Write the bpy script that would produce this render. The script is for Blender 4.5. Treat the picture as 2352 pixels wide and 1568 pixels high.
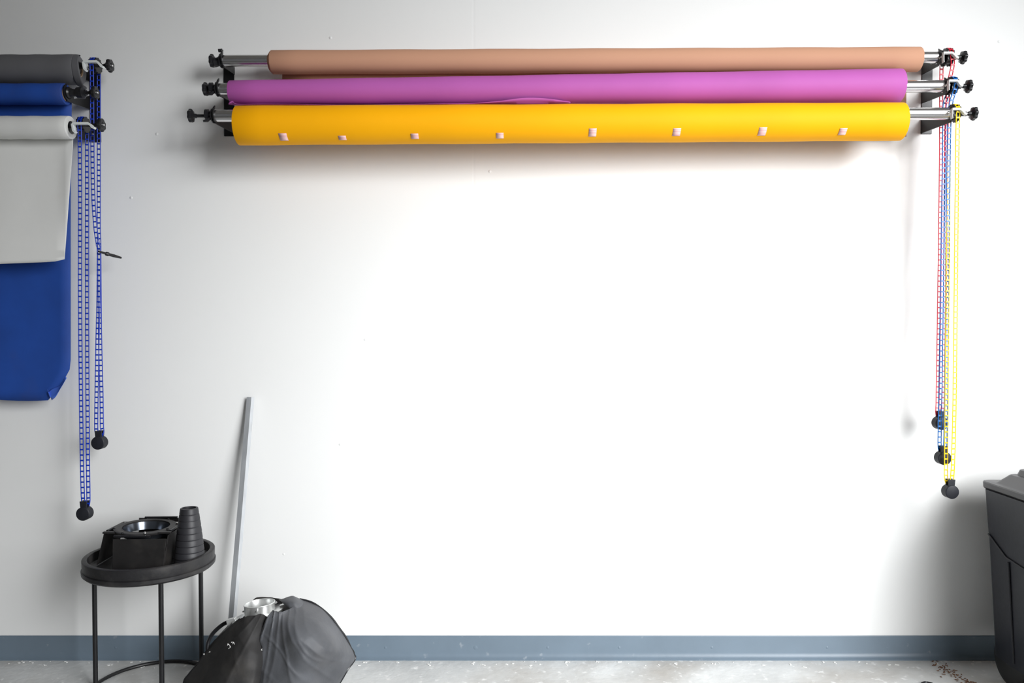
import bpy, math, random
from mathutils import Vector, Matrix, noise
random.seed(7)
sc = bpy.context.scene
for o in list(bpy.data.objects): bpy.data.objects.remove(o)
PI = math.pi
# ------------------------------------------------------------------ camera
F = 1800.0; D = 3.396; H = 1.459; TH = math.radians(1.22)
cam = bpy.data.cameras.new('camera'); co = bpy.data.objects.new('camera', cam); sc.collection.objects.link(co)
cam.sensor_width = 36; cam.lens = F/2352*36; cam.clip_start = .05
co.location = (0, -D, H); co.rotation_euler = (PI/2-TH, 0, 0); sc.camera = co
# ------------------------------------------------------------------ light
sc.view_settings.view_transform = 'Standard'; sc.view_settings.look = 'None'
sc.view_settings.gamma = 1; sc.view_settings.use_curve_mapping = False
sc.view_settings.exposure = 0.0
w = bpy.data.worlds.new('world'); sc.world = w; w.use_nodes = True
w.node_tree.nodes['Background'].inputs[0].default_value = (.93, .96, 1, 1)
w.node_tree.nodes['Background'].inputs[1].default_value = .11
def area(name, loc, target, sx, sy, power, col=(1, 1, 1)):
    l = bpy.data.lights.new(name, 'AREA'); l.shape = 'RECTANGLE'; l.size = sx; l.size_y = sy; l.energy = power; l.color = col
    o = bpy.data.objects.new(name, l); sc.collection.objects.link(o); o.location = loc
    o.rotation_euler = (Vector(target)-Vector(loc)).to_track_quat('-Z', 'Y').to_euler(); return o
ar = area('open_door_daylight', (3.2, -3.9, 2.4), (.48, 0, .6), 2.8, 3.4, 116, (.97, .985, 1)); ar.data.spread = math.radians(71)

# ------------------------------------------------------------------ helpers
def P(px, py, d):
    a, b = px-1176, -(py-784)
    v = Vector((a, math.cos(TH)*F+math.sin(TH)*b, -math.sin(TH)*F+math.cos(TH)*b))
    t = (D-d)/v.y
    return Vector((0, -D, H))+v*t
class MB:
    def __init__(s): s.v = []; s.f = []
    def add(s, vs, fs):
        n = len(s.v); s.v += [tuple(x) for x in vs]; s.f += [tuple(n+i for i in f) for f in fs]; return s
    def box(s, c, size, rot=None):
        x, y, z = [k/2 for k in size]; c = Vector(c)
        vs = [Vector((i*x, j*y, k*z)) for i in (-1, 1) for j in (-1, 1) for k in (-1, 1)]
        if rot is not None: vs = [rot @ v for v in vs]
        return s.add([c+v for v in vs], [(0,1,3,2),(4,6,7,5),(0,4,5,1),(2,3,7,6),(0,2,6,4),(1,5,7,3)])
    def lathe(s, p0, axis, prof, seg=32, cap=True, scal=None, closed=False, ref=(0, 0, 1)):
        p0 = Vector(p0); a = Vector(axis).normalized(); r = Vector(ref)
        if abs(a.dot(r)) > .95: r = Vector((0, 1, 0))
        u = a.cross(r).normalized(); w_ = a.cross(u)
        vs = []; fs = []
        for (t, rad) in prof:
            for i in range(seg):
                an = 2*PI*i/seg; k = scal(an, rad) if scal else rad
                vs.append(p0+a*t+u*(k*math.cos(an))+w_*(k*math.sin(an)))
        m = len(prof); rng = m if closed else m-1
        for j in range(rng):
            for i in range(seg):
                i2 = (i+1) % seg; j2 = (j+1) % m
                fs.append((j*seg+i, j*seg+i2, j2*seg+i2, j2*seg+i))
        if cap and not closed:
            fs.append(tuple(range(seg))[::-1]); fs.append(tuple((m-1)*seg+i for i in range(seg)))
        return s.add(vs, fs)
    def cyl(s, a, b, r, r2=None, seg=20):
        a = Vector(a); b = Vector(b); return s.lathe(a, b-a, [(0, r), ((b-a).length, r if r2 is None else r2)], seg)
    def tube(s, pts, r, seg=8, closed=False):
        pts = [Vector(p) for p in pts]; n = len(pts); vs = []; fs = []
        pu = None
        for i, p in enumerate(pts):
            if closed: t = (pts[(i+1) % n]-pts[i-1])
            else: t = pts[min(i+1, n-1)]-pts[max(i-1, 0)]
            t.normalize()
            if pu is None:
                ref = Vector((0, 0, 1)) if abs(t.z) < .9 else Vector((1, 0, 0)); u = t.cross(ref).normalized()
            else: u = (pu-t*pu.dot(t)).normalized()
            pu = u; w_ = t.cross(u)
            rr = r[i] if isinstance(r, (list, tuple)) else r
            for k in range(seg):
                an = 2*PI*k/seg; vs.append(p+u*(rr*math.cos(an))+w_*(rr*math.sin(an)))
        for i in range(n if closed else n-1):
            i2 = (i+1) % n
            for k in range(seg):
                k2 = (k+1) % seg; fs.append((i*seg+k, i*seg+k2, i2*seg+k2, i2*seg+k))
        if not closed: fs += [tuple(range(seg))[::-1], tuple((n-1)*seg+k for k in range(seg))]
        return s.add(vs, fs)
    def prism(s, poly, vec):
        """poly: list of 3-D points, vec: extrusion"""
        vec = Vector(vec); poly = [Vector(p) for p in poly]; n = len(poly)
        return s.add(poly+[p+vec for p in poly], [tuple(range(n)), tuple(range(2*n-1, n-1, -1))]+[(i, (i+1) % n+0, (i+1) % n+n, i+n)[::-1] for i in range(n)])
    def slab(s, quad, th):
        """thin plate through four corner points"""
        q = [Vector(p) for p in quad]; n = (q[1]-q[0]).cross(q[3]-q[0]).normalized()*th/2
        return s.add([p-n for p in q]+[p+n for p in q], [(3,2,1,0),(4,5,6,7),(0,1,5,4),(1,2,6,5),(2,3,7,6),(3,0,4,7)])
    def grid(s, rows):
        m = len(rows); n = len(rows[0])
        return s.add([p for r in rows for p in r], [(i*n+j, i*n+j+1, (i+1)*n+j+1, (i+1)*n+j) for i in range(m-1) for j in range(n-1)])
    def build(s, name, mat, parent=None, smooth=True, bevel=0, solid=0, sub=0, origin=None, ang=35):
        o0 = Vector((0, 0, 0))
        if parent is not None: o0 = Vector(parent.get('_o', (0, 0, 0)))
        if origin is not None: o0 = Vector(origin)
        me = bpy.data.meshes.new(name); me.from_pydata([tuple(Vector(v)-o0) for v in s.v], [], s.f); me.update()
        import bmesh
        bm = bmesh.new(); bm.from_mesh(me); bmesh.ops.recalc_face_normals(bm, faces=bm.faces); bm.to_mesh(me); bm.free()
        me.materials.append(mat)
        o = bpy.data.objects.new(name, me); sc.collection.objects.link(o)
        if parent is not None:
            o.parent = parent
            o.location = o0-Vector(parent.get('_o', (0, 0, 0)))
        else: o.location = o0
        o['_o'] = tuple(o0)
        if smooth:
            for p in me.polygons: p.use_smooth = True
            me.set_sharp_from_angle(angle=math.radians(ang))
        if solid:
            m = o.modifiers.new('solid', 'SOLIDIFY'); m.thickness = solid; m.offset = 0
        if sub:
            m = o.modifiers.new('sub', 'SUBSURF'); m.levels = sub; m.render_levels = sub
        if bevel:
            m = o.modifiers.new('bevel', 'BEVEL'); m.width = bevel; m.segments = 2; m.limit_method = 'ANGLE'
        return o
def tag(o, label=None, cat=None, group=None, kind=None):
    if label: o['label'] = label
    if cat: o['category'] = cat
    if group: o['group'] = group
    if kind: o['kind'] = kind
    return o
def empty(name, loc, label, cat, group=None):
    o = bpy.data.objects.new(name, None); sc.collection.objects.link(o); o.location = loc; o['_o'] = tuple(loc); o.empty_display_size = .05
    return tag(o, label, cat, group)
def catmull(pts, n):
    out = []; m = len(pts)
    for i in range(m-1):
        p0, p1, p2, p3 = pts[max(i-1, 0)], pts[i], pts[i+1], pts[min(i+2, m-1)]
        for k in range(n):
            t = k/n
            out.append(.5*((2*p1)+(p2-p0)*t+(2*p0-5*p1+4*p2-p3)*t*t+(3*p1-p0-3*p2+p3)*t**3))
    out.append(pts[-1].copy()); return out
def surf(rows, nu=8, nv=8):
    rows = [catmull(r, nu) for r in rows]; cols = [catmull([r[j] for r in rows], nv) for j in range(len(rows[0]))]
    return [[cols[j][i] for j in range(len(cols))] for i in range(len(cols[0]))]

# ------------------------------------------------------------------ materials
def mat(name, col, rough=.6, metal=0, spec=.5, var=.06, vscale=6, bump=0, bscale=60, dirt=None, detail=4, stretch=None, sheen=0):
    m = bpy.data.materials.new(name); m.use_nodes = True; nt = m.node_tree; N = nt.nodes; L = nt.links
    b = N['Principled BSDF']; b.inputs['Roughness'].default_value = rough; b.inputs['Metallic'].default_value = metal
    b.inputs['Specular IOR Level'].default_value = spec
    if sheen: b.inputs['Sheen Weight'].default_value = sheen
    tc = N.new('ShaderNodeTexCoord'); vec = tc.outputs['Object']
    if stretch:
        mp = N.new('ShaderNodeMapping'); mp.inputs['Scale'].default_value = stretch; L.new(vec, mp.inputs['Vector']); vec = mp.outputs[0]
    n1 = N.new('ShaderNodeTexNoise'); n1.inputs['Scale'].default_value = vscale; n1.inputs['Detail'].default_value = detail; L.new(vec, n1.inputs['Vector'])
    r = N.new('ShaderNodeValToRGB'); L.new(n1.outputs['Fac'], r.inputs[0])
    c0 = [max(0, c*(1-var)) for c in col]; c1 = [min(1, c*(1+var)) for c in col]
    r.color_ramp.elements[0].position = .3; r.color_ramp.elements[1].position = .7
    r.color_ramp.elements[0].color = (*c0, 1); r.color_ramp.elements[1].color = (*c1, 1); out = r.outputs[0]
    if dirt:
        dc, ds, lo, hi = dirt
        n2 = N.new('ShaderNodeTexNoise'); n2.inputs['Scale'].default_value = ds; n2.inputs['Detail'].default_value = 6; L.new(vec, n2.inputs['Vector'])
        mr = N.new('ShaderNodeMapRange'); mr.inputs['From Min'].default_value = lo; mr.inputs['From Max'].default_value = hi; L.new(n2.outputs['Fac'], mr.inputs['Value'])
        mx = N.new('ShaderNodeMix'); mx.data_type = 'RGBA'; L.new(mr.outputs[0], mx.inputs['Factor']); L.new(out, mx.inputs['A']); mx.inputs['B'].default_value = (*dc, 1); out = mx.outputs['Result']
    L.new(out, b.inputs['Base Color'])
    if bump:
        n3 = N.new('ShaderNodeTexNoise'); n3.inputs['Scale'].default_value = bscale; n3.inputs['Detail'].default_value = 5; L.new(vec, n3.inputs['Vector'])
        bp = N.new('ShaderNodeBump'); bp.inputs['Strength'].default_value = bump; bp.inputs['Distance'].default_value = .01
        L.new(n3.outputs['Fac'], bp.inputs['Height']); L.new(bp.outputs[0], b.inputs['Normal'])
    return m
M = dict(
    base=mat('grey_rubber_base', (.135, .18, .225), .42, var=.05, bump=.05, bscale=30, dirt=((.3, .33, .36), 25, .66, .8)),
    brown=mat('tan_paper', (.54, .29, .185), .75, spec=.25, var=.04, vscale=2, stretch=(.3, 1, 1)),
    purple=mat('orchid_paper', (.45, .105, .39), .65, var=.05, vscale=3, spec=.3),
    yellow=mat('amber_paper', (.95, .43, .0), .65, spec=.2, var=.03, vscale=3),
    blue=mat('royal_blue_paper', (.009, .062, .33), .7, var=.14, vscale=5, dirt=((.03, .06, .24), 4, .56, .8)),
    blueback=mat('blue_paper_back', (.07, .18, .75), .6, var=.05),
    grey=mat('charcoal_paper', (.12, .12, .128), .75, var=.06),
    white=mat('white_paper', (.76, .76, .735), .7, var=.03, vscale=4, dirt=((.66, .62, .56), 3, .58, .9)),
    card=mat('cardboard_core', (.42, .28, .17), .8),
    chrome=mat('brushed_aluminium', (.78, .77, .77), .24, 1, var=.04, vscale=30, stretch=(.02, 1, 1)),
    alu=mat('dull_aluminium', (.50, .52, .54), .5, .15, var=.12, vscale=30, stretch=(1, 1, .3), dirt=((.4, .4, .4), 40, .62, .8)),
    silver=mat('cast_silver', (.74, .75, .74), .32, .75, var=.05, vscale=20),
    black=mat('black_painted_steel', (.007, .007, .008), .42, var=.2, vscale=20),
    knob=mat('black_plastic', (.012, .012, .014), .33, var=.2),
    whitesteel=mat('white_painted_steel', (.72, .75, .74), .4, var=.04),
    screw=mat('steel_screw', (.7, .7, .7), .3, 1),
    cblue=mat('blue_chain_plastic', (.003, .035, .42), .4, var=.1),
    cblue2=mat('sky_blue_chain_plastic', (.003, .14, .5), .4, var=.1),
    cred=mat('red_chain_plastic', (.66, .012, .04), .4, var=.1),
    cyel=mat('yellow_chain_plastic', (.93, .68, .004), .4, var=.05),
    weight=mat('dark_weight_plastic', (.016, .017, .022), .5, spec=.25, var=.15, vscale=40),
    tape=mat('pink_tape', (.86, .60, .56), .6, var=.0),
    tray=mat('dusty_black_wood', (.016, .0155, .017), .5, var=.3, vscale=14, bump=.08, bscale=80, dirt=((.07, .066, .062), 9, .5, .85)),
    leaf=mat('matte_black_metal', (.014, .013, .013), .5, var=.3, vscale=18, dirt=((.04, .036, .033), 12, .55, .8)),
    glass=mat('reflector_metal', (.13, .145, .17), .2, .9),
    rubber=mat('black_snoot_rubber', (.022, .022, .026), .5, var=.15),
    nylon=mat('black_nylon_lit', (.075, .079, .088), .6, var=.2, vscale=9, bump=.25, bscale=22, dirt=((.11, .11, .115), 7, .52, .8), sheen=.15),  # softbox black raised to grey: light from the right put into the colour
    nylon_shaded=mat('dusty_black_lining_shaded', (.022, .021, .021), .7, var=.25, vscale=9, bump=.2, bscale=18, dirt=((.05, .046, .042), 9, .5, .8)),  # dusty; base tone also holds the shade of the side turned from the light
    bin=mat('charcoal_bin_plastic', (.011, .012, .017), .45, spec=.35, var=.12, vscale=8, bump=.04, bscale=50),
    lid=mat('grey_bin_lid_plastic', (.05, .05, .054), .4, var=.12, vscale=10),
    tyre=mat('tyre_rubber', (.012, .012, .012), .6),
    chip=mat('white_paint_flake', (.8, .8, .78), .7),
    litter=mat('dry_leaf', (.16, .07, .03), .8, var=.4, vscale=40),
)
# chequer tape pattern
def tape_mat():
    m = M['tape']; nt = m.node_tree; N = nt.nodes; L = nt.links; b = N['Principled BSDF']
    tc = N.new('ShaderNodeTexCoord'); mp = N.new('ShaderNodeMapping'); mp.inputs['Rotation'].default_value = (0, PI/4, 0); L.new(tc.outputs['Object'], mp.inputs[0])
    c = N.new('ShaderNodeTexChecker'); c.inputs['Scale'].default_value = 420; c.inputs[1].default_value = (.9, .66, .62, 1); c.inputs[2].default_value = (.74, .36, .36, 1)
    L.new(mp.outputs[0], c.inputs[0]); L.new(c.outputs[0], b.inputs['Base Color'])
tape_mat()
# painted wall: flat white, faint roller relief, scattered nicks and two board joints
def wall_mat():
    m = bpy.data.materials.new('painted_white_wall'); m.use_nodes = True; nt = m.node_tree; N = nt.nodes; L = nt.links
    b = N['Principled BSDF']; b.inputs['Roughness'].default_value = .55; b.inputs['Specular IOR Level'].default_value = .3
    tc = N.new('ShaderNodeTexCoord')
    n1 = N.new('ShaderNodeTexNoise'); n1.inputs['Scale'].default_value = 1.3; L.new(tc.outputs['Object'], n1.inputs[0])
    r = N.new('ShaderNodeValToRGB'); L.new(n1.outputs[0], r.inputs[0])
    r.color_ramp.elements[0].color = (.80, .80, .785, 1); r.color_ramp.elements[1].color = (.835, .84, .83, 1)
    vo = N.new('ShaderNodeTexVoronoi'); vo.inputs['Scale'].default_value = 5.5; vo.inputs['Randomness'].default_value = 1; L.new(tc.outputs['Object'], vo.inputs[0])
    mr = N.new('ShaderNodeMapRange'); mr.inputs['From Min'].default_value = .012; mr.inputs['From Max'].default_value = .04; mr.inputs['To Min'].default_value = 1; mr.inputs['To Max'].default_value = 0
    L.new(vo.outputs['Distance'], mr.inputs['Value'])
    sep = N.new('ShaderNodeSeparateColor'); L.new(vo.outputs['Color'], sep.inputs[0])
    gt = N.new('ShaderNodeMath'); gt.operation = 'GREATER_THAN'; gt.inputs[1].default_value = .45; L.new(sep.outputs[0], gt.inputs[0])
    mul = N.new('ShaderNodeMath'); mul.operation = 'MULTIPLY'; L.new(mr.outputs[0], mul.inputs[0]); L.new(gt.outputs[0], mul.inputs[1])
    # joint
    sx = N.new('ShaderNodeSeparateXYZ'); L.new(tc.outputs['Object'], sx.inputs[0])
    ad = N.new('ShaderNodeMath'); ad.operation = 'ADD'; ad.inputs[1].default_value = .165; L.new(sx.outputs[0], ad.inputs[0])
    ab = N.new('ShaderNodeMath'); ab.operation = 'ABSOLUTE'; L.new(ad.outputs[0], ab.inputs[0])
    m2 = N.new('ShaderNodeMapRange'); m2.inputs['From Min'].default_value = 0; m2.inputs['From Max'].default_value = .008; m2.inputs['To Min'].default_value = -.14; m2.inputs['To Max'].default_value = 0
    L.new(ab.outputs[0], m2.inputs['Value'])
    n2 = N.new('ShaderNodeTexNoise'); n2.inputs['Scale'].default_value = 90; n2.inputs['Detail'].default_value = 4; L.new(tc.outputs['Object'], n2.inputs[0])
    s1 = N.new('ShaderNodeMath'); s1.operation = 'MULTIPLY_ADD'; s1.inputs[1].default_value = .06; L.new(n2.outputs[0], s1.inputs[0]); L.new(mul.outputs[0], s1.inputs[2])
    s2 = N.new('ShaderNodeMath'); s2.operation = 'ADD'; L.new(s1.outputs[0], s2.inputs[0]); L.new(m2.outputs[0], s2.inputs[1])
    bp = N.new('ShaderNodeBump'); bp.inputs['Strength'].default_value = .5; bp.inputs['Distance'].default_value = .0045
    L.new(s2.outputs[0], bp.inputs['Height']); L.new(bp.outputs[0], b.inputs['Normal']); L.new(r.outputs[0], b.inputs['Base Color'])
    return m
def floor_mat():
    m = mat('worn_concrete', (.56, .57, .565), .55, var=.16, vscale=3.5, bump=.25, bscale=35, dirt=((.40, .38, .35), 2.2, .5, .75), detail=8)
    nt = m.node_tree; N = nt.nodes; L = nt.links; b = N['Principled BSDF']; prev = b.inputs['Base Color'].links[0].from_socket
    tc = N.new('ShaderNodeTexCoord')
    n = N.new('ShaderNodeTexNoise'); n.inputs['Scale'].default_value = 28; n.inputs['Detail'].default_value = 6; L.new(tc.outputs['Object'], n.inputs[0])
    mr = N.new('ShaderNodeMapRange'); mr.inputs['From Min'].default_value = .6; mr.inputs['From Max'].default_value = .72; L.new(n.outputs[0], mr.inputs['Value'])
    mx = N.new('ShaderNodeMix'); mx.data_type = 'RGBA'; L.new(mr.outputs[0], mx.inputs['Factor']); L.new(prev, mx.inputs['A']); mx.inputs['B'].default_value = (.74, .74, .73, 1)
    L.new(mx.outputs['Result'], b.inputs['Base Color']); return m
# ------------------------------------------------------------------ setting
tag(MB().box((0, .06, 2.1), (7.4, .12, 4.4)).build('wall_back', wall_mat(), smooth=False, origin=(0, 0, 0)), kind='structure')
tag(MB().box((0, -3.4, -.05), (7.4, 7.1, .1)).build('floor', floor_mat(), smooth=False, origin=(0, 0, 0)), kind='structure')
tag(MB().box((0, -3.4, 4.35), (7.4, 7.1, .1)).build('unseen_ceiling', mat('unseen_ceiling_dark', (.42, .41, .39), .8), smooth=False, origin=(0, 0, 0)), kind='structure')  # unseen ceiling, added to block world light and dim the wall top
tag(MB().box((-3.4, -2.0, 2.1), (.1, 4.0, 4.4)).build('unseen_wall_left', mat('unseen_wall_left_dark', (.2, .19, .175), .7), smooth=False, origin=(0, 0, 0)), kind='structure')  # unseen wall, added and kept dark to deepen the falloff at left
prof = [(0, .0), (.019, .0), (.019, .004), (.014, .0075), (.0085, .013), (.0045, .022), (.0035, .03), (.0035, .1), (.002, .1025), (0, .1025)]
b = MB(); b.prism([(-3.35, -d, z) for d, z in prof], (6.9, 0, 0))
bb = tag(b.build('baseboard_back', M['base'], ang=25), kind='structure')
for px, r in ((265, .004), (885, .004), (1092, .0065), (1258, .0045), (1422, .004), (1635, .004), (1900, .004)):
    p = P(px, 1487, .004); MB().lathe((p.x, -.003, p.z), (0, -1, 0), [(0, r*1.8), (.0012, r), (.0016, r*.5)], 14).build('nail_head', M['base'], bb)

# ------------------------------------------------------------------ backdrop hardware
ZT = [P(1176, y, d).z for y, d in ((135, .124), (201, .171), (263.5, .218))]
DT = [.124, .171, .218]; XR = P(2116, 230, 0).x; XL = P(540, 230, 0).x; TR = .0243
def wall_bracket(xa, s, ztop, zbot, zt, label, dts=DT, roots=(172, 238, 307)):
    """s=+1: plate lies to the right of the arms"""
    t = empty('wall_bracket', (xa, 0, (ztop+zbot)/2), label, 'wall bracket', 'triple-hook wall brackets')
    pl = MB().box((xa+s*.0225, -.0025, (ztop+zbot)/2), (.045, .005, ztop-zbot)).build('plate', M['black'], t, smooth=False, bevel=.0008)
    for i, (z, d) in enumerate(zip(zt, dts)):
        # side profile in (d, z): gusset and open hook
        zr_ = P(1176, roots[i], 0).z
        pr = [(.002, zr_), (d+.012, z-.037)]
        for k in range(8): a = math.radians(-75+k*20); pr.append((d+.034*math.cos(a), z+.034*math.sin(a)))
        pr += [(d+.032*math.cos(math.radians(72)), z+.034)]
        for k in range(12): a = math.radians(60-k*23); pr.append((d+.0255*math.cos(a), z+.0255*math.sin(a)))
        pr += [(d-.034, z+.012), (d-.04, z-.014), (.002, zr_+.06)]
        MB().prism([(xa-.0025, -a, c) for a, c in pr], (.005, 0, 0)).build('hook_arm', M['black'], t, smooth=False)
    for z in (ztop-.006, zbot+.034):
        MB().lathe((xa+s*.012, -.004, z), (0, -1, 0), [(0, .0055), (.003, .0055), (.005, .003)], 12).build('screw', M['screw'], pl)
    return t
zp = P(1176, 150, 0).z; zq = P(1176, 311, 0).z
wall_bracket(XL-.002, -1, zp, zq-.004, ZT, 'black triple-hook wall bracket at the left ends of the tan, orchid and yellow rolls')
wall_bracket(XR+.0, 1, P(1176, 145, 0).z, P(1176, 308, 0).z, [z+.004 for z in ZT], 'black triple-hook wall bracket at the right ends of the tan, orchid and yellow rolls')
ZL = [P(1176, y, d).z for y, d in ((151, .124), (213, .171), (287, .218))]
XQ = P(208, 250, 0).x
wall_bracket(XQ, 1, P(1176, 158, 0).z, P(1176, 327, 0).z, ZL, 'black triple-hook wall bracket holding the grey, blue and white rolls', roots=(188, 252, 326))

def knob(t, x, d, z, s, stem, r=.026):
    sc_ = lambda an, rad: rad*(1+.075*math.cos(7*an)) if rad > .02 else rad
    kn = MB().lathe((x, -d, z), (s, 0, 0), [(-.022, .0085), (-.012, .010), (-.008, .018), (-.006, r*.92), (.0, r), (.006, r*.97), (.009, r*.8), (.0085, .012), (.012, .009), (.0125, .004)], 56, scal=sc_).build('knob', M['knob'], t)
    MB().cyl((x-s*.02, -d, z), (x-s*(stem), -d, z), .0065).build('stem', M['knob'], t)
    MB().lathe((x+s*.0125, -d, z), (s, 0, 0), [(0, .004), (.0012, .003)], 12).build('bolt_tip', M['screw'], kn)
def sprocket(t, x, d, z, r):
    g = lambda an, rad: rad*(1+.06*math.cos(12*an)) if rad > r*.8 else rad
    MB().lathe((x-.014, -d, z), (1, 0, 0), [(0, .012), (0, r*.93), (.004, r*.95), (.0045, r*.84), (.0235, r*.84), (.024, r*.95), (.028, r*.93), (.028, .012)], 72, scal=g).build('sprocket', M['knob'], t)
def yoke(t, d, x0, x1, x2, yt, ye, thin=0):
    """bent strap: left leg, flat top, slanted right end; traced heights at its own depth"""
    dd = d+.047
    path = [P(x0+7, yt+21, dd), P(x0+2.5, yt+17, dd), P(x0, yt+3, dd), P(x0+1.5, yt, dd), P(x1, yt, dd), P(x2-3, ye-4, dd), P(x2, ye, dd), P(x2+5, ye+2, dd)]
    if thin: path[:4] = [P(x0, yt+22, dd), P(x0-.5, yt+17, dd), P(x0-.5, yt+4, dd), P(x0, yt, dd)]
    n = len(path); vs = []
    for i, p in enumerate(path):
        hw = .0015 if thin and i < 3 else .0042
        q = path[min(i+1, n-1)]-path[max(i-1, 0)]; q.y = 0; q.normalize(); nx, nz = -q.z*hw, q.x*hw; a, y, c = p
        vs += [(a+nx, y-.003, c+nz), (a-nx, y-.003, c-nz), (a-nx, y+.013, c-nz), (a+nx, y+.013, c+nz)]
    fs = [(i*4+k, i*4+(k+1) % 4, i*4+4+(k+1) % 4, i*4+4+k) for i in range(n-1) for k in range(4)]+[(3, 2, 1, 0), tuple(4*n-4+k for k in range(4))]
    o = MB().add(vs, fs).build('yoke', M['whitesteel'], t, smooth=False, bevel=.001); o['label'] = 'white painted steel yoke'
    # cheek that ties the strap back to the axle
    a = path[2]; MB().cyl((a.x, a.y+.01, a.z-.004), (a.x, -d, a.z-.012), .004, seg=10).build('yoke_pin', M['whitesteel'], t)
def plug(t, x, d, z, s, hook=True):
    MB().lathe((x, -d, z), (s, 0, 0), [(-.02, .018), (.0, .022), (.002, .029), (.006, .029), (.010, .020), (.022, .014), (.03, .012)], 28).build('expander_plug', M['knob'], t)

names = (('tan', .124), ('orchid', .171), ('yellow', .218))
kr = [P(2212, 128, .124).x, P(2224, 192, .171).x, P(2236, 257, .218).x]; kl = [P(488, 137, .124).x, P(473, 203, .171).x, P(439, 265, .218).x]
SPX = [(P(2188, 150, .155).x+P(2163, 145, .095).x)/2, (P(2193, 208, .20).x+P(2177, 215, .142).x)/2, (P(2200, 275, .252).x+P(2180, 275, .184).x)/2]
SLX = [(P(211, 170, .152).x+P(227, 175, .096).x)/2, 0, (P(183, 305, .246).x+P(200, 310, .19).x)/2]
YK = [(2168, 2187, 2197, 121, 131), (2180, 2199, 2207, 185, 195), (2188, 2206, 2216, 250, 260)]
for i, (nm, d) in enumerate(names):
    z = ZT[i]; dzr = .004
    t = empty('crossbar', (0, -d, z), 'silver metal crossbar tube running through the %s paper roll' % nm, 'crossbar', 'crossbar tubes of the long rack')
    a = P(500, (140, 205, 266)[i], d).z; c = P(2170, (132, 198, 261)[i], d).z
    MB().lathe((XL, -d, a), (XR-XL, 0, c-a), [(0, TR-.003), (0, TR), (XR-XL, TR), (XR-XL, TR-.003)], 40).build('tube', M['chrome'], t)
    # right end: drive with sprocket and yoke
    plug(t, XR+.008, d, c, 1); sprocket(t, SPX[i], d, c, .037)
    yoke(t, d, *YK[i], thin=1)
    MB().cyl((SPX[i]+.012, -d, c-.001), (kr[i]-.03, -d, c-.001), .0095).build('axle_sleeve', M['knob'], t)
    knob(t, kr[i], d, c, 1, .06)
    # left end: plain clamp
    plug(t, XL-.008, d, a, -1); knob(t, kl[i], d, a, -1, .05+(.04 if i == 2 else 0))
    if i:
        MB().lathe((XL-.026, -d-.006, a+.004), (-1, 0, 0), [(0, .014), (.002, .021), (.014, .021), (.018, .012)], 28).build('clamp_disc', M['knob'], t)
        MB().tube([(XL-.02, -d-.012, a-.012), (XL-.03, -d-.02, a-.024), (XL-.044, -d-.022, a-.027)], [.006, .007, .004], 8).build('lever', M['knob'], t)
    else:
        MB().tube([(XL-.012, -d, a+.012), (XL-.008, -d-.002, a+.032), (XL-.012, -d-.004, a+.045), (XL-.018, -d-.006, a+.043), (XL-.018, -d-.006, a+.034)], [.005, .005, .007, .007, .004], 8).build('lever', M['knob'], t)
        MB().lathe((XL-.03, -d, a-.006), (-1, 0, 0), [(-.01, .014), (.008, .02), (.012, .02), (.012, .01)], 6).build('clamp_disc', M['knob'], t, smooth=False)

# ------------------------------------------------------------------ paper rolls
def roll(name, label, x0p, x1p, cy0, cy1, r0, r1, d, m, turns=3, corem=None, seg=72, telescope=0):
    A = P(x0p, cy0, d); B = P(x1p, cy1, d)
    t = empty(name, (A+B)/2, label, 'paper roll', 'seamless paper rolls on the wall racks')
    ax = B-A; Lh = ax.length; nx = 24
    prof = [(0, .030), (0, r0-.004), (.0008, r0-.0006), (.002, r0)]+[(Lh*k/nx, r0+(r1-r0)*k/nx+.0008*math.sin(k*1.7)) for k in range(1, nx)]+[(Lh-.002, r1), (Lh-.0008, r1-.0006), (Lh, r1-.004), (Lh, .030)]
    g = lambda an, rad: rad*(1-.00*math.sin(an))
    MB().lathe(A, ax, prof, seg, cap=False).build('paper_coil', m, t)
    MB().lathe(A-ax.normalized()*.002, ax, [(0, .0262), (0, .030), (Lh+.004, .030), (Lh+.004, .0262)], 40, closed=True).build('core', corem or M['card'], t)
    if telescope:
        q = ax.normalized()
        for k in range(3):
            rr = r0-.004-k*.005; MB().lathe(A-q*(.003+.004*k), q, [(0, rr-.0045), (0, rr), (.01, rr), (.01, rr-.0045)], 56, closed=True).build('inner_turn', m, t)
    return t, A, B
tr, A, B = roll('paper_roll', 'wide tan seamless paper roll, topmost of the three on the long wall rack', 625, 2110, 143, 136.5, .0475, .0495, .124, M['brown'], telescope=1)
def sheet(t, pts_top, pts_bot, m, name='hanging_sheet', curl=.0, nv=14, nx=20, th=.0006):
    rows = []
    for j in range(nv+1):
        v = j/nv; row = []
        for i in range(nx+1):
            u = i/nx; p = pts_top[0].lerp(pts_top[1], u).lerp(pts_bot[0].lerp(pts_bot[1], u), v)
            p = p+Vector((0, -curl*math.sin(PI*v)*(1+.2*math.sin(5*u)), 0)); row.append(p)
        rows.append(row)
    return MB().grid(rows).build(name, m, t, solid=th)
sheet(tr, [P(648, 150, .124-.048), P(2083, 140, .124-.049)], [P(648, 316, .06), P(2082, 314, .06)], M['brown'], curl=-.004)
tp, A, B = roll('paper_roll', 'orchid purple seamless paper roll with a loose edge, between the tan and yellow rolls', 530, 2066, 212.5, 197.5, .0475, .068, .171, M['purple'])
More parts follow.
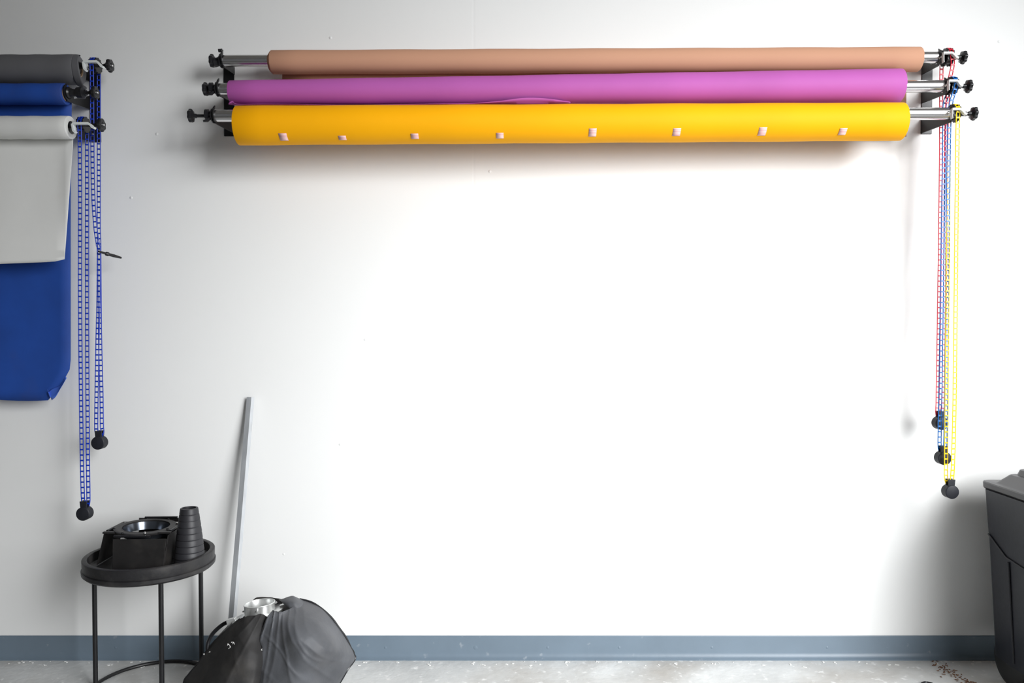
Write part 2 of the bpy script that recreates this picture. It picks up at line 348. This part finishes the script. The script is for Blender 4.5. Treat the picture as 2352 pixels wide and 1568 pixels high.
# loose outer edge of the purple paper
rows = []
edge = [(525, 237, 240), (534, 232, 241), (545, 238.5, 242), (600, 238.5, 241.5), (680, 239, 241.5), (780, 241, 243.5), (900, 240, 242.5), (1000, 238, 241), (1062, 237.5, 241.5), (1100, 236, 240), (1150, 231.5, 238.5), (1190, 226, 238), (1215, 224.5, 238), (1240, 225, 238), (1262, 227, 238), (1285, 230, 238), (1310, 234, 238.5)]
ed = [Vector(e) for e in edge]; ed = catmull(ed, 6); top = []; mid = []; bot = []; back = []
for i, e in enumerate(ed):
    k = i/(len(ed)-1); sk_ = .03*max(0, (k-.90)/.10)**1.5; r = .0475+.0205*(e.x-530)/1536
    top.append(P(e.x, e.y, .171+r*.80+.008*(1-k)+.001-sk_)); mid.append(P(e.x, (e.y+e.z)/2, .171+r*.62+.009*(1-k)+.002-sk_)); bot.append(P(e.x, e.z, .171+r*.42+.006*(1-k)-sk_))
    q = Vector((bot[-1].x, -(.171-r*.05), 0)); cz = P(e.x, 212.5-15*(e.x-530)/1536, .171).z; q.z = cz-r-.001; back.append(q)
MB().grid([top, mid, bot, back]).build('loose_edge', M['purple'], tp, solid=.0008)
ty, A, B = roll('paper_roll', 'thick amber yellow seamless paper roll dotted with pink tape, lowest on the long rack', 547, 2070, 288.5, 279.5, .0775, .0745, .218, M['yellow'])
# tape pieces that hold the free edge
ax = (B-A); q = ax.normalized()
for px, py, wd, hh, sk in ((647, 314, .032, .036, .006), (783, 315, .030, .022, .002), (951, 312, .030, .026, .003), (1148, 310.5, .029, .027, .001), (1362, 304.5, .030, .036, -.001), (1556, 303.5, .031, .034, -.002), (1754, 302, .031, .037, -.005), (1940, 302, .029, .031, -.006)):
    k = (P(px, 284, .29).x-A.x)/ax.x; c = A.lerp(B, k); r = .0775-.003*k+.0012
    zz = P(px, py, .218+.06).z; s_ = max(-.98, min(.98, (zz-c.z)/r)); a0 = math.asin(s_)
    rows = []
    for j in range(7):
        v = j/6-.5; an = a0-v*hh/r
        rows.append([c+q*((u-.5)*wd+v*sk*.2)+Vector((0, -math.cos(an)*r, math.sin(an)*r)) for u in (0, .5, 1)])
    MB().grid(rows).build('tape_piece', M['tape'], ty, solid=.0006)

# left rack (runs out of frame): grey, blue, white
tg, A, B = roll('paper_roll', 'charcoal grey paper roll at the top of the left rack', -260, 181, 161, 160, .060, .060, .124, M['grey'])
# slack outer turn drooping at its end
rows = []
for j in range(15):
    v = j/14; an = math.radians(100-v*235); rr = .0598+.002*v+.010*v*v
    row = []
    for i in range(6):
        u = i/5; x = B.x-.003+u*(.006+.030*math.sin(v*PI*.9))
        row.append(Vector((x, B.y+rr*math.cos(an)*-1.0*(1-.25*v), B.z-.012*v*u+rr*math.sin(an))))
    rows.append(row)
MB().grid(rows).build('slack_turn', M['grey'], tg, solid=.001)
tb, A, B = roll('paper_roll', 'royal blue paper roll in the middle of the left rack with its sheet hanging low', -260, 152, 217, 216, .0425, .0425, .171, M['blue'])
Y0 = .171-.042
# blue sheet with a turned-up lower corner
rows = []; nv = 30
for j in range(nv+1):
    v = j/nv; py = 216+v*(918-216); row = []
    ex = 165-2.5*min(1, v*3) if py < 840 else 162.5-(52)*((py-840)/78)**1.35
    for i in range(17):
        u = i/16; px = -260+u*(ex+260); p = P(px, py+(2.5*math.sin(u*9)*v**8), Y0-.055*min(1, v*1.2))
        row.append(p)
    rows.append(row)
MB().grid(rows).build('hanging_sheet', M['blue'], tb, solid=.0007)
c0 = Y0-.055
fold = [[P(150, 864, c0+.001), P(152, 866, c0+.003), P(153, 868, c0+.004)], [P(138, 884, c0+.002), P(140, 888, c0+.016), P(146, 880, c0+.02)], [P(119, 893, c0+.003), P(128, 903, c0+.02), P(136, 897, c0+.026)], [P(110, 900, c0+.006), P(116, 912, c0+.018), P(128, 911, c0+.024)], [P(108, 893, c0+.012), P(114, 906, c0+.018), P(119, 919, c0+.006)]]
MB().grid(surf(fold, 5, 5)).build('curled_corner', M['blueback'], tb, solid=.0007)
tw, A, B = roll('paper_roll', 'white paper roll lowest on the left rack with a short rounded sheet', -260, 163, 293, 293, .0455, .0455, .218, M['white'], corem=M['white'])
rows = []
for j in range(37):
    v = j/36; row = []
    # right boundary of the sheet: runs down, then turns in along a rounded corner
    bp_ = [(170, 300), (171, 330), (167, 430), (163, 500), (160, 545), (153, 575), (140, 594), (125, 601), (90, 603), (-260, 616)]
    for i in range(21):
        u = i/20; y_b = lambda x: 616-(x+260)*13/350 if x < 90 else 603
        px = -260+u*430; ymax = 616-(px+260)*(15/385)
        if px > 120: k = (px-120)/50; ymax = 601-6*k-265*max(0, k-.55)**1.5*3.3 if k > .55 else 601-40*k*k
        ymax = min(ymax, 616)
        top_ = 300; py = top_+v*(ymax-top_)
        row.append(P(px-(2+5*((py-330)/270 if py > 330 else 0))*(1 if px > 165 else 0), py, .218-.045+.012*math.sin(v*2.2)+.002*math.sin(u*14)))
    rows.append(row)
MB().grid(rows).build('hanging_sheet', M['white'], tw, solid=.0008)
# end drives of the left rack
for i, (kx, zc, d, spx, drv) in enumerate(((P(252, 150, .124).x, ZL[0], .124, SLX[0], 1), (P(218, 213, .171).x, ZL[1], .171, 0, 0), (P(232, 287, .218).x, ZL[2], .218, SLX[2], 1))):
    t = empty('roll_drive', (kx-.05, -d, zc), ('black end drive with white yoke and knob on the charcoal grey roll', 'plain black clamp and knob plugged into the blue roll', 'black end drive with white yoke and knob on the white roll')[i], 'roll drive', 'end drives of the left rack')
    MB().lathe((-1.83, -d, zc), (1, 0, 0), [(-.02, .0235), (.02, .0235), (.026, .034 if drv else .018), (.03, .034 if drv else .018), (.036, .015), (.055 if drv else .09, .012)], 28).build('expander_plug', M['knob'], t)
    knob(t, kx, d, zc, 1, .07)
    if drv:
        sprocket(t, spx, d, zc, .033); yoke(t, d, *((191, 222, 232, 141, 152) if i == 0 else (166, 202, 212, 283, 292)))
    else:
        MB().lathe((-1.78, -d, zc), (1, 0, 0), [(0, .012), (.004, .022), (.028, .024), (.034, .014)], 24).build('clamp_disc', M['knob'], t)

# ------------------------------------------------------------------ ladder chains with weights
def chain(label, m, near, back, xs, ds, zs, rs, wp, group=None):
    """near/back: pixel-traced strand heights turned into points hanging in front of and behind the sprocket"""
    near = [P(*p) for p in near]; back = [P(*p) for p in back]
    arc = []
    for k in range(0, 11):
        a = PI*k/10; arc.append(Vector((xs, -(ds+rs*math.cos(a)), zs+rs*math.sin(a))))
    path = near[::-1]+arc+back
    # resample by length
    fine = catmull(path, 10); L_ = [0]
    for i in range(1, len(fine)): L_.append(L_[-1]+(fine[i]-fine[i-1]).length)
    def at(s):
        lo = 0; hi = len(L_)-1
        while hi-lo > 1:
            mid_ = (lo+hi)//2
            if L_[mid_] <= s: lo = mid_
            else: hi = mid_
        k = (s-L_[lo])/max(1e-9, L_[hi]-L_[lo]); return fine[lo].lerp(fine[hi], k)
    wv = wp if isinstance(wp, Vector) else P(*wp)
    t = empty('pull_chain', wv, label, 'chain', 'ladder chains hanging from the racks')
    b = MB(); n = int(L_[-1]/.0221); pitch = L_[-1]/n
    for sgn in (-1, 1):
        pts = [at(pitch/3*k)+Vector((sgn*.0066, 0, 0)) for k in range(3*n+1)]
        b.tube(pts, .0019, 6)
    for k in range(n):
        s = (k+.5)*pitch; p = at(s); tg_ = (at(s+.003)-at(s-.003)).normalized(); X = Vector((1, 0, 0)); X = (X-tg_*X.dot(tg_)).normalized(); Y = tg_.cross(X)
        R = Matrix((X, Y, tg_)).transposed()
        b.box(p, (.0135, .0038, .0056), R)
    b.build('ladder_links', m, t)
    # weight: drum with a two-pronged neck
    wx, wy, wz = wv
    wt = MB().lathe((wx, wy-.019, wz), (0, 1, 0), [(0, .0235), (.001, .026), (.0025, .0275), (.0355, .0275), (.037, .026), (.038, .0235)], 48).build('weight', M['weight'], t)
    for yy in (-.010, .010):
        MB().prism([(wx-.0115, wy+yy-.0035, wz+.02), (wx+.0115, wy+yy-.0035, wz+.02), (wx+.0145, wy+yy-.0035, wz+.05), (wx-.0145, wy+yy-.0035, wz+.05)], (0, .007, 0)).build('weight_neck', M['weight'], wt, smooth=False, bevel=.001)
    return t
zc = [P(2170, (132, 198, 261)[i], DT[i]).z for i in range(3)]
G = None
chain('red ladder chain on the right rack, its weight the highest of that trio', M['cred'],
      [(2188, 150, .155), (2179, 200, .152), (2174, 300, .148), (2172, 500, .143), (2170, 700, .138), (2167, 900, .132), (2164, 945, .13), (2162, 955, .128)],
      [(2163, 145, .095), (2162, 200, .098), (2161, 400, .104), (2157, 700, .112), (2154, 900, .118), (2153, 940, .122), (2154, 955, .124)],
      SPX[0], .124, zc[0], .036, (2159, 971, .124))
chain('sky-blue ladder chain on the right rack, its weight hanging between the other two', M['cblue2'],
      [(2193, 208, .20), (2184, 240, .198), (2180, 300, .196), (2177, 500, .19), (2175, 700, .185), (2173, 900, .18), (2171, 1020, .176), (2169, 1035, .175)],
      [(2177, 215, .142), (2170, 240, .143), (2169, 300, .145), (2166, 500, .15), (2163, 700, .155), (2160, 900, .162), (2158, 1015, .168), (2160, 1034, .17)],
      SPX[1], .171, zc[1], .036, (2165, 1051, .171))
chain('yellow ladder chain on the right rack, hanging lowest beside the bin', M['cyel'],
      [(2200, 275, .252), (2198, 400, .25), (2196, 600, .246), (2194, 800, .242), (2192, 950, .238), (2189, 1060, .23), (2187, 1095, .226), (2186, 1110, .222)],
      [(2180, 275, .184), (2179, 400, .187), (2177, 600, .192), (2175, 800, .198), (2174, 950, .204), (2173, 1060, .208), (2173, 1095, .212), (2176, 1110, .215)],
      SPX[2], .218, zc[2], .036, (2182, 1128, .218))
chain('longer blue ladder chain on the left rack, its weight above the round table', M['cblue'],
      [(183, 305, .246), (184, 450, .244), (184, 700, .24), (186, 900, .234), (188, 1050, .228), (190, 1130, .224), (191, 1150, .222), (193, 1162, .22)],
      [(200, 310, .19), (200, 450, .192), (200, 700, .196), (201, 900, .2), (202, 1050, .206), (203, 1130, .21), (203, 1150, .213), (201, 1162, .215)],
      SLX[2], .218, ZL[2], .031, (195, 1178, .218))
chain('shorter blue ladder chain on the left rack, gathered by a black clip', M['cblue'],
      [(211, 170, .152), (212, 300, .151), (214, 440, .148), (219, 520, .142), (225, 562, .136), (227, 582, .134), (226, 700, .134), (224, 780, .134), (222, 900, .134), (221, 975, .132), (222, 992, .13), (226, 1002, .128)],
      [(227, 175, .096), (227, 300, .097), (227, 440, .1), (227, 520, .106), (228, 562, .112), (228, 582, .115), (229, 700, .115), (230, 780, .114), (233, 900, .115), (234, 975, .117), (235, 988, .119), (232, 1002, .121)],
      SLX[0], .124, ZL[0], .031, (229, 1016, .124))
# black clip tied at the chain
a = P(226, 577, .155); c = P(246, 583, .125); e = P(279, 592, .09)
t = empty('cable_clip', c, 'small black plastic clip sticking out of the shorter blue chain', 'clip')
MB().tube([a, a.lerp(c, .5), c], [.004, .0048, .005], 10).build('jaw', M['knob'], t)
MB().lathe(c-(e-c)*.15, e-c, [(0, .004), (.004, .0085), (.014, .0085), (.018, .005)], 12).build('pivot', M['knob'], t)
MB().tube([c, c.lerp(e, .5), e], [.006, .0065, .004], 10).build('handle', M['knob'], t)

# ------------------------------------------------------------------ round side table
C = P(345, 1267, .27); zr = C.z; R0 = .243
t = empty('side_table', (C.x, C.y, 0), 'round black metal side table with a raised tray rim, at the left wall', 'side table')
tray = [(0, .0), (.0, R0-.012), (.002, R0-.006), (.010, R0+.002), (.0225, R0+.003), (.0245, R0-.002), (.0265, R0-.001), (.062, R0), (.0645, R0-.002), (.066, R0-.006), (.066, R0-.016), (.064, R0-.019), (.030, R0-.022), (.028, R0-.026), (.028, .0)]
MB().lathe((C.x, C.y, zr-.066), (0, 0, 1), [(a, max(r, .0005)) for a, r in tray], 96, cap=True).build('tray_top', M['tray'], t, ang=28)
RL = .235
legs = [(-.2349, .005), (.131, -.195), (.130, .196)]
for dx, dy in legs:
    k = .97
    MB().cyl((C.x+dx*k, C.y+dy*k, zr-.064), (C.x+dx*k, C.y+dy*k, .004), .0092).build('leg', M['black'], t)
MB().tube([(C.x+RL*.97*math.cos(2*PI*k/72), C.y+RL*.97*math.sin(2*PI*k/72), .0075) for k in range(72)], .0072, 10, closed=True).build('base_ring', M['black'], t)
for dx, dy in legs:
    MB().lathe((C.x+dx*.97, C.y+dy*.97, 0), (0, 0, 1), [(0, .012), (.003, .0135), (.012, .0125), (.016, .0095)], 20).build('foot', M['black'], t)
zt_ = zr-.038
# ---- light modifier with four barn doors
Rg = P(336, 1210, .27); zg = Rg.z
t = empty('barn_doors', (Rg.x, Rg.y, zt_), 'black barn-door light modifier standing ring-up on the tray of the round table', 'light modifier')
tilt = Vector((.03, -.02, 1)).normalized()
MB().lathe(Rg, tilt, [(-.004, .088), (-.004, .116), (.002, .118), (.004, .114), (.005, .105), (.003, .094), (.005, .088)], 64, closed=True).build('mounting_ring', M['leaf'], t)
MB().lathe(Rg-tilt*.03, tilt, [(0, .078), (0, .082), (.028, .089), (.030, .086)], 48, closed=True).build('inner_collar', M['glass'], t)
for an in range(8):
    a_ = 2*PI*(an+.5)/8; p = Rg+Vector((.113*math.cos(a_), .113*math.sin(a_), .002))
    MB().lathe(p, tilt, [(0, .005), (.004, .005), (.006, .003)], 10).build('screw', M['screw'] if an % 3 == 0 else M['knob'], t)
def quad(pts): return [Vector(p) for p in pts]
x_, y_ = Rg.x, Rg.y
fr = [(x_-.072, y_-.122, zg-.016), (x_+.135, y_-.122, zg-.014), (x_+.125, y_-.135, zt_+.001), (x_-.068, y_-.135, zt_+.001)]
MB().slab(fr, .003).build('door_leaf', M['leaf'], t, smooth=False, bevel=.0008)
lf = [(x_-.130, y_-.075, zg-.006), (x_-.130, y_+.085, zg-.006), (x_-.170, y_+.095, zt_+.004), (x_-.168, y_-.060, zt_+.004)]
MB().slab(lf, .003).build('door_leaf', M['leaf'], t, smooth=False, bevel=.0008)
rt = [(x_+.124, y_-.085, zg-.010), (x_+.122, y_+.085, zg-.004), (x_+.108, y_+.08, zt_+.004), (x_+.112, y_-.10, zt_+.004)]
MB().slab(rt, .003).build('door_leaf', M['leaf'], t, smooth=False, bevel=.0008)
bk = [(x_-.085, y_+.118, zg+.008), (x_+.085, y_+.118, zg+.008), (x_+.095, y_+.13, zt_+.004), (x_-.095, y_+.13, zt_+.004)]
MB().slab(bk, .003).build('door_leaf', M['leaf'], t, smooth=False, bevel=.0008)
for (ax_, bx_) in (((x_-.07, y_-.118, zg-.006), (x_+.07, y_-.118, zg-.006)), ((x_-.126, y_-.06, zg), (x_-.126, y_+.06, zg)), ((x_+.122, y_-.06, zg), (x_+.122, y_+.06, zg)), ((x_-.06, y_+.118, zg+.009), (x_+.075, y_+.118, zg+.010))):
    MB().cyl(ax_, bx_, .0048, seg=12).build('hinge_rod', M['knob'], t)
for sx_ in (-1, 1):
    for sy_ in (-1, 1):
        MB().box((x_+sx_*.108, y_+sy_*.075, zg-.002), (.05, .016, .007)).build('hinge_arm', M['leaf'], t, smooth=False, bevel=.001)
# ---- stepped snoot
S = P(440, 1262, .27)
bx = S.x; by = S.y-.02
hs = P(437, 1163, .27).z-zt_
t = empty('snoot', (bx, by, zt_), 'black ribbed cone-shaped snoot upright on the tray beside the barn doors', 'snoot')
pr = []; ns = 9
for k in range(ns):
    z0 = hs*k/ns; z1 = hs*(k+1)/ns; f0 = 1-(k/ns); ra = .031+.028*min(1, (f0)**.75*1.05); rb_ = ra-.0022
    pr += [(z0+.0005, ra-.001), (z0+.003, ra), (z1-.003, rb_-.0005), (z1-.0005, rb_-.002)]
pr = [(.0, .048)]+pr+[(hs, .030), (hs, .0265), (hs-.03, .027)]
MB().lathe((bx, by, zt_), (0, 0, 1), pr, 56, cap=True).build('snoot_body', M['rubber'], t, ang=25)

# ------------------------------------------------------------------ aluminium straightedge leaning on the wall
a = P(575.5, 914, .012); g = P(522, 1558, .20); g.z = .0; 
axis = (a-g).normalized()
xv = Vector((1, 0, 0)); xv = (xv-axis*xv.dot(axis)).normalized(); yv = axis.cross(xv)
rot = Matrix.Rotation(math.radians(-22), 3, axis); u_ = rot @ xv; v_ = rot @ yv
sec = [(-.013, -.010), (.013, -.010), (.013, .010), (.0105, .010), (.0105, -.0075), (-.013, -.0075)]
b = MB(); n = len(sec)
b.prism([g+axis*.004+u_*p+v_*(-q_ if v_.y > 0 else q_)*-1 for p, q_ in sec], a-g)
rl = b.build('straightedge', M['alu'], smooth=False, bevel=.0005, origin=g)
tag(rl, 'long aluminium angle bar leaning on the white wall behind the softbox', 'metal bar')

# ------------------------------------------------------------------ collapsed softbox
SB = P(600, 1500, .46); SB.z = 0
t = empty('softbox', SB, 'crumpled black fabric softbox with silver speed ring slumped on the concrete floor', 'softbox')
def fabric(rows, name, m, amp=.004, seed=0, nu=10, nv=8, clampz=.004, freq=(9, 9, 9)):
    ap = P(650, 1330, .45); rr = [[P(*p) for p in r] for r in rows]; g_ = surf(rr, nu, nv); out = []
    M_ = len(g_); N_ = len(g_[0])
    for i, r in enumerate(g_):
        row = []
        for j, p in enumerate(r):
            e = min(1, min(j, N_-1-j)/4.0)
            q_ = Vector((p.x*freq[0]+seed, p.y*4, p.z*freq[2]))
            nz = noise.noise(q_)*1.0+.5*noise.noise(q_*2.6)
            rdg = abs(noise.noise(Vector((p.x*7+p.z*5+seed, p.z*3-p.x*3, seed))))
            an_ = math.atan2(p.x-ap.x, ap.z-p.z)
            rr_ = math.hypot(p.x-ap.x, p.z-ap.z)
            c1 = 1-abs(noise.noise(Vector((an_*5.5+seed, rr_*2.2, 3.1)))*2.2)
            c2 = 1-abs(noise.noise(Vector((p.x*8+p.z*9, (p.x-p.z)*4+seed, 7.7)))*2.6)
            p2 = p+Vector((0, -(amp*nz*1.5+amp*2.0*(.5-rdg)+amp*.9*max(0, c1)**3+amp*.7*max(0, c2)**4)*e, 0))
            p2.z = max(p2.z, clampz); row.append(p2)
        out.append(row)
    return MB().grid(out).build(name, m, t, solid=.0015, ang=80)
right = [[(627, 1400, .52), (643, 1403, .52), (662, 1398, .49), (680, 1388, .46), (700, 1379, .42)],
         [(614, 1417, .53), (640, 1415, .53), (668, 1406, .50), (705, 1400, .47), (739, 1397, .42)],
         [(601, 1447, .52), (640, 1440, .545), (680, 1435, .56), (730, 1430, .51), (777, 1440, .42)],
         [(595, 1468, .53), (640, 1465, .56), (690, 1462, .59), (750, 1460, .53), (803, 1480, .41)],
         [(602, 1487, .54), (645, 1492, .57), (700, 1495, .60), (762, 1493, .54), (816, 1512, .40)],
         [(600, 1514, .55), (645, 1522, .58), (695, 1526, .60), (750, 1527, .54), (799, 1537, .44)],
         [(595, 1550, .56), (635, 1556, .59), (680, 1560, .60), (735, 1562, .54), (780, 1569, .45)],
         [(589, 1650, .57), (620, 1655, .60), (660, 1655, .59), (710, 1650, .54), (735, 1640, .46)]]
fabric(right, 'side_panel', M['nylon'], .006, 1.3, nu=20, nv=14)
left = [[(550, 1421, .49), (569, 1413, .51), (586, 1412, .52), (601, 1408, .52), (617, 1417, .51)],
        [(520, 1446, .45), (545, 1440, .51), (570, 1436, .53), (592, 1436, .53), (614, 1440, .50)],
        [(498, 1466, .43), (530, 1468, .51), (560, 1468, .55), (590, 1468, .54), (614, 1470, .49)],
        [(476, 1492, .43), (515, 1497, .53), (550, 1500, .58), (588, 1500, .57), (620, 1500, .50)],
        [(456, 1521, .44), (505, 1527, .55), (545, 1530, .60), (585, 1530, .59), (620, 1530, .51)],
        [(434, 1547, .45), (490, 1557, .57), (535, 1560, .61), (580, 1560, .60), (615, 1560, .52)],
        [(421, 1569, .46), (480, 1585, .58), (530, 1592, .62), (575, 1592, .61), (608, 1590, .53)],
        [(412, 1640, .48), (470, 1660, .60), (525, 1670, .63), (570, 1670, .62), (604, 1660, .55)]]
fabric(left, 'lining_panel', M['nylon_shaded'], .005, 5.1, nu=14, nv=12)
back = [[(572, 1402, .345), (586, 1373, .335), (620, 1371, .335), (655, 1376, .35), (700, 1380, .41)],
        [(540, 1440, .38), (580, 1420, .33), (640, 1410, .33), (690, 1410, .35), (738, 1398, .41)],
        [(478, 1493, .42), (560, 1480, .32), (640, 1470, .31), (720, 1470, .33), (801, 1477, .40)],
        [(458, 1523, .43), (550, 1520, .30), (640, 1510, .29), (730, 1510, .31), (814, 1511, .39)],
        [(423, 1570, .45), (540, 1550, .30), (640, 1545, .28), (710, 1548, .31), (778, 1568, .43)],
        [(415, 1640, .47), (540, 1600, .30), (640, 1590, .29), (700, 1600, .31), (733, 1640, .45)]]
fabric(back, 'back_panel', M['nylon_shaded'], .002, 9.1)
# upturned cuff at the top of the side panel
fabric([[(640, 1377, .43), (652, 1374, .44), (662, 1370, .435), (674, 1368, .43), (690, 1375, .42), (700, 1379, .42)], [(648, 1383, .455), (660, 1384, .47), (672, 1382, .47), (684, 1382, .46), (696, 1384, .44), (704, 1384, .43)], [(661, 1396, .46), (668, 1398, .48), (680, 1396, .48), (690, 1394, .47), (700, 1392, .45), (712, 1390, .43)]], 'cuff', M['nylon'], .0015, 3.3, nu=5, nv=6)
# piped seams
def seam(pts, r=.0035, name='seam_piping'):
    q_ = catmull([P(*p) for p in pts], 8)
    for k in q_: k.z = max(k.z, r)
    MB().tube(q_, r, 8).build(name, M['knob'], t)
seam([(688, 1375, .42), (715, 1382, .42), (739, 1397, .42), (762, 1418, .42), (779, 1441, .42), (796, 1465, .415), (810, 1496, .405), (816, 1512, .40), (799, 1537, .44), (780, 1569, .45), (735, 1640, .46)])
seam([(526, 1427, .40), (510, 1435, .40), (490, 1453, .41), (479, 1472, .42), (476, 1492, .43)], .0075, 'rod_sleeve')
seam([(550, 1421, .49), (520, 1446, .45), (498, 1466, .43), (476, 1492, .43), (456, 1521, .44), (434, 1547, .45), (421, 1569, .46), (412, 1640, .48)], .003)
q_ = [P(534, 1428, .42), P(515, 1448, .42), P(496, 1468, .425)]
MB().tube(q_, .004, 8).build('support_rod', M['silver'], t)
# silver speed ring
c = P(596, 1384, .41); ax = Vector((-.08, .05, 1)).normalized()
rc = MB().lathe(c-ax*.055, ax, [(0, .0535), (0, .0565), (.050, .0570), (.053, .0585), (.055, .0575), (.055, .0545), (.052, .0535)], 64, closed=True).build('ring_collar', M['silver'], t)
cf = c-ax*.052-Vector((.006, 0, 0)); ax0 = ax; ax = Vector((-.24, .05, 1)).normalized()
sr = MB().lathe(cf, ax, [(0, .058), (0, .094), (.004, .098), (.010, .098), (.013, .093), (.013, .058)], 64, closed=True).build('speed_ring', M['silver'], t)
for k in range(4):
    an = PI/4+k*PI/2+.95; u1 = ax.cross(Vector((0, 1, 0))).normalized(); v1 = ax.cross(u1); dr = u1*math.cos(an)+v1*math.sin(an)
    R = Matrix((dr, ax.cross(dr), ax)).transposed()
    MB().box(cf+dr*.100+ax*.010, (.034, .024, .022), R).build('rod_socket', M['silver'], sr, smooth=False, bevel=.002)
    MB().lathe(c-ax0*.016+dr*.0565, dr, [(0, .0035), (.008, .0035), (.0095, .002)], 10).build('set_screw', M['silver'], rc)
# bits of white fluff on the lining
for px, py, s_ in ((541, 1469, .006), (533, 1481, .004), (529, 1474, .003), (487, 1491, .003), (473, 1497, .003), (669, 1500, .0035), (604, 1487, .003)):
    p = P(px, py, .57 if px > 500 else .45); p.y -= .02; b = MB()
    for k in range(5):
        q1 = p; q2 = p+Vector((random.uniform(-1, 1)*s_*1.6, 0, random.uniform(-1, 1)*s_*1.6)); b.tube([q1, q2], .0009, 5)
    b.build('lint', M['chip'], t)

# ------------------------------------------------------------------ wheeled bin at the right
def rrect(x0, x1, y0, y1, z, r, n=5):
    out = []
    for (cx, cy, a0) in ((x1-r, y1-r, 0), (x0+r, y1-r, 90), (x0+r, y0+r, 180), (x1-r, y0+r, 270)):
        for k in range(n+1): a = math.radians(a0+90*k/n); out.append((cx+r*math.cos(a), cy+r*math.sin(a), z))
    return out
def stack(b, rings, capb=True, capt=True):
    n = len(rings[0]); vs = [p for r in rings for p in r]; fs = []
    for i in range(len(rings)-1):
        for k in range(n): fs.append((i*n+k, i*n+(k+1) % n, (i+1)*n+(k+1) % n, (i+1)*n+k))
    if capb: fs.append(tuple(range(n))[::-1])
    if capt: fs.append(tuple((len(rings)-1)*n+k for k in range(n)))
    b.add(vs, fs); return b
BC = P(2249, 1101, .13); zl = BC.z; X0 = BC.x; YB = -.13; YF = -.80
t = empty('wheeled_bin', (X0+.3, -.4, 0), 'large charcoal plastic wheeled bin with a grey ridged lid in the right corner', 'bin')
T = P(2253, 1124, .15).x; Bt = P(2275, 1500, .17)
x1 = X0+.62
b = MB()
rings = []
for z, k in ((.10, 0.0), (.12, .02), (.45, .45), (.60, .66), (.605, .70), (zl-.03, 1.0)):
    x0 = Bt.x+(T-Bt.x)*k; ins = .04*(1-k)
    rings.append(rrect(x0, x1-.02-ins, YF+.02+ins, YB-.025-ins*.6, z, .035))
stack(b, rings).build('bin_body', M['bin'], t, ang=30)
# pressed panel on the side: raised shoulder and a recessed groove line
pa = lambda d, z: Vector((Bt.x+(T-Bt.x)*max(0, (z-.1)/(zl-.13))-.001, -d, z))
b = MB(); pts = [(.19, .60), (.30, .535), (.42, .52), (.75, .52)]
b.tube([pa(*q_) for q_ in pts], .0035, 8); b.build('moulded_rib', M['bin'], t)
b = MB(); b.tube([pa(.315, .52), pa(.32, .3), pa(.325, .12)], .0045, 8); b.build('moulded_rib', M['bin'], t)
# lid
zz = zl
lidr = [rrect(X0+.006, x1, YF, YB-.004, zz-.030, .03), rrect(X0+.002, x1+.004, YF-.004, YB, zz-.024, .034), rrect(X0, x1+.006, YF-.006, YB, zz-.004, .036), rrect(X0+.003, x1+.003, YF-.003, YB-.003, zz, .036),
        rrect(X0+.020, x1-.02, YF+.02, YB-.055, zz+.002, .03), rrect(X0+.024, x1-.024, YF+.024, YB-.060, zz+.004, .03),
        rrect(X0+.058, x1-.06, YF+.06, YB-.085, zz+.038, .03), rrect(X0+.062, x1-.068, YF+.068, YB-.088, zz+.041, .03), rrect(X0+.084, x1-.080, YF+.080, YB-.094, zz+.042, .03),
        rrect(X0+.092, x1-.09, YF+.09, YB-.098, zz+.062, .03), rrect(X0+.10, x1-.098, YF+.098, YB-.104, zz+.064, .03)]
stack(MB(), lidr).build('lid', M['lid'], t, ang=22)
MB().cyl((X0+.02, YB-.006, zz-.012), (x1-.02, YB-.006, zz-.012), .011, seg=16).build('hinge_bar', M['bin'], t)
for wx in (Bt.x+.02, x1-.09):
    wh = MB().lathe((wx, YB-.12, .098), (1, 0, 0), [(0, .03), (0, .085), (.006, .097), (.036, .097), (.042, .085), (.042, .03)], 40).build('wheel', M['tyre'], t)
    MB().lathe((wx-.004, YB-.12, .098), (1, 0, 0), [(0, .006), (.003, .012), (.008, .03)], 20).build('hub_cap', M['bin'], wh)

# ------------------------------------------------------------------ flakes and leaf litter on the floor
b = MB()
for k in range(90):
    px = random.uniform(-100, 2300); d = .022+abs(random.gauss(0, .03)); p = P(px, 1500, d); s_ = random.uniform(.002, .008)
    an = random.uniform(0, PI); R = Matrix.Rotation(an, 3, 'Z'); b.box((p.x, -d-s_, .001), (s_*random.uniform(1, 3), s_, .0015), R)
tag(b.build('paint_flakes', M['chip'], smooth=False), 'small white paint flakes scattered on the concrete along the grey baseboard', 'debris', kind='stuff')
b = MB()
for k in range(80):
    u = random.random(); px = 2155+u*95+random.gauss(0, 7); py = 1522+u*58+random.gauss(0, 5); 
    an = math.atan2(py-784, F)+TH; Z = H/math.tan(an); x = (px-1176)/F*Z
    R = Matrix.Rotation(random.uniform(0, PI), 3, 'Z'); b.box((x, -D+Z, .003), (random.uniform(.004, .016), random.uniform(.002, .004), .002), R)
tag(b.build('leaf_litter', M['litter'], smooth=False), 'brown leaf litter trailing from the baseboard toward the bin wheel', 'debris', kind='stuff')

p = P(2135, 1566, .18); an = math.atan2(1568-784, F)+TH; Z = H/math.tan(an); x = (2135-1176)/F*Z
o = MB().tube([(x-.022+.044*k/10, -D+Z-.012*math.cos(PI*(k/10-.5))*-1-.012, .004) for k in range(11)], .0035, 8).build('cable_scrap', M['knob'], origin=(x, -D+Z, 0))
tag(o, 'short curved scrap of black cable on the concrete floor near the bin', 'cable')
for o in bpy.data.objects:
    if '_o' in o: del o['_o']
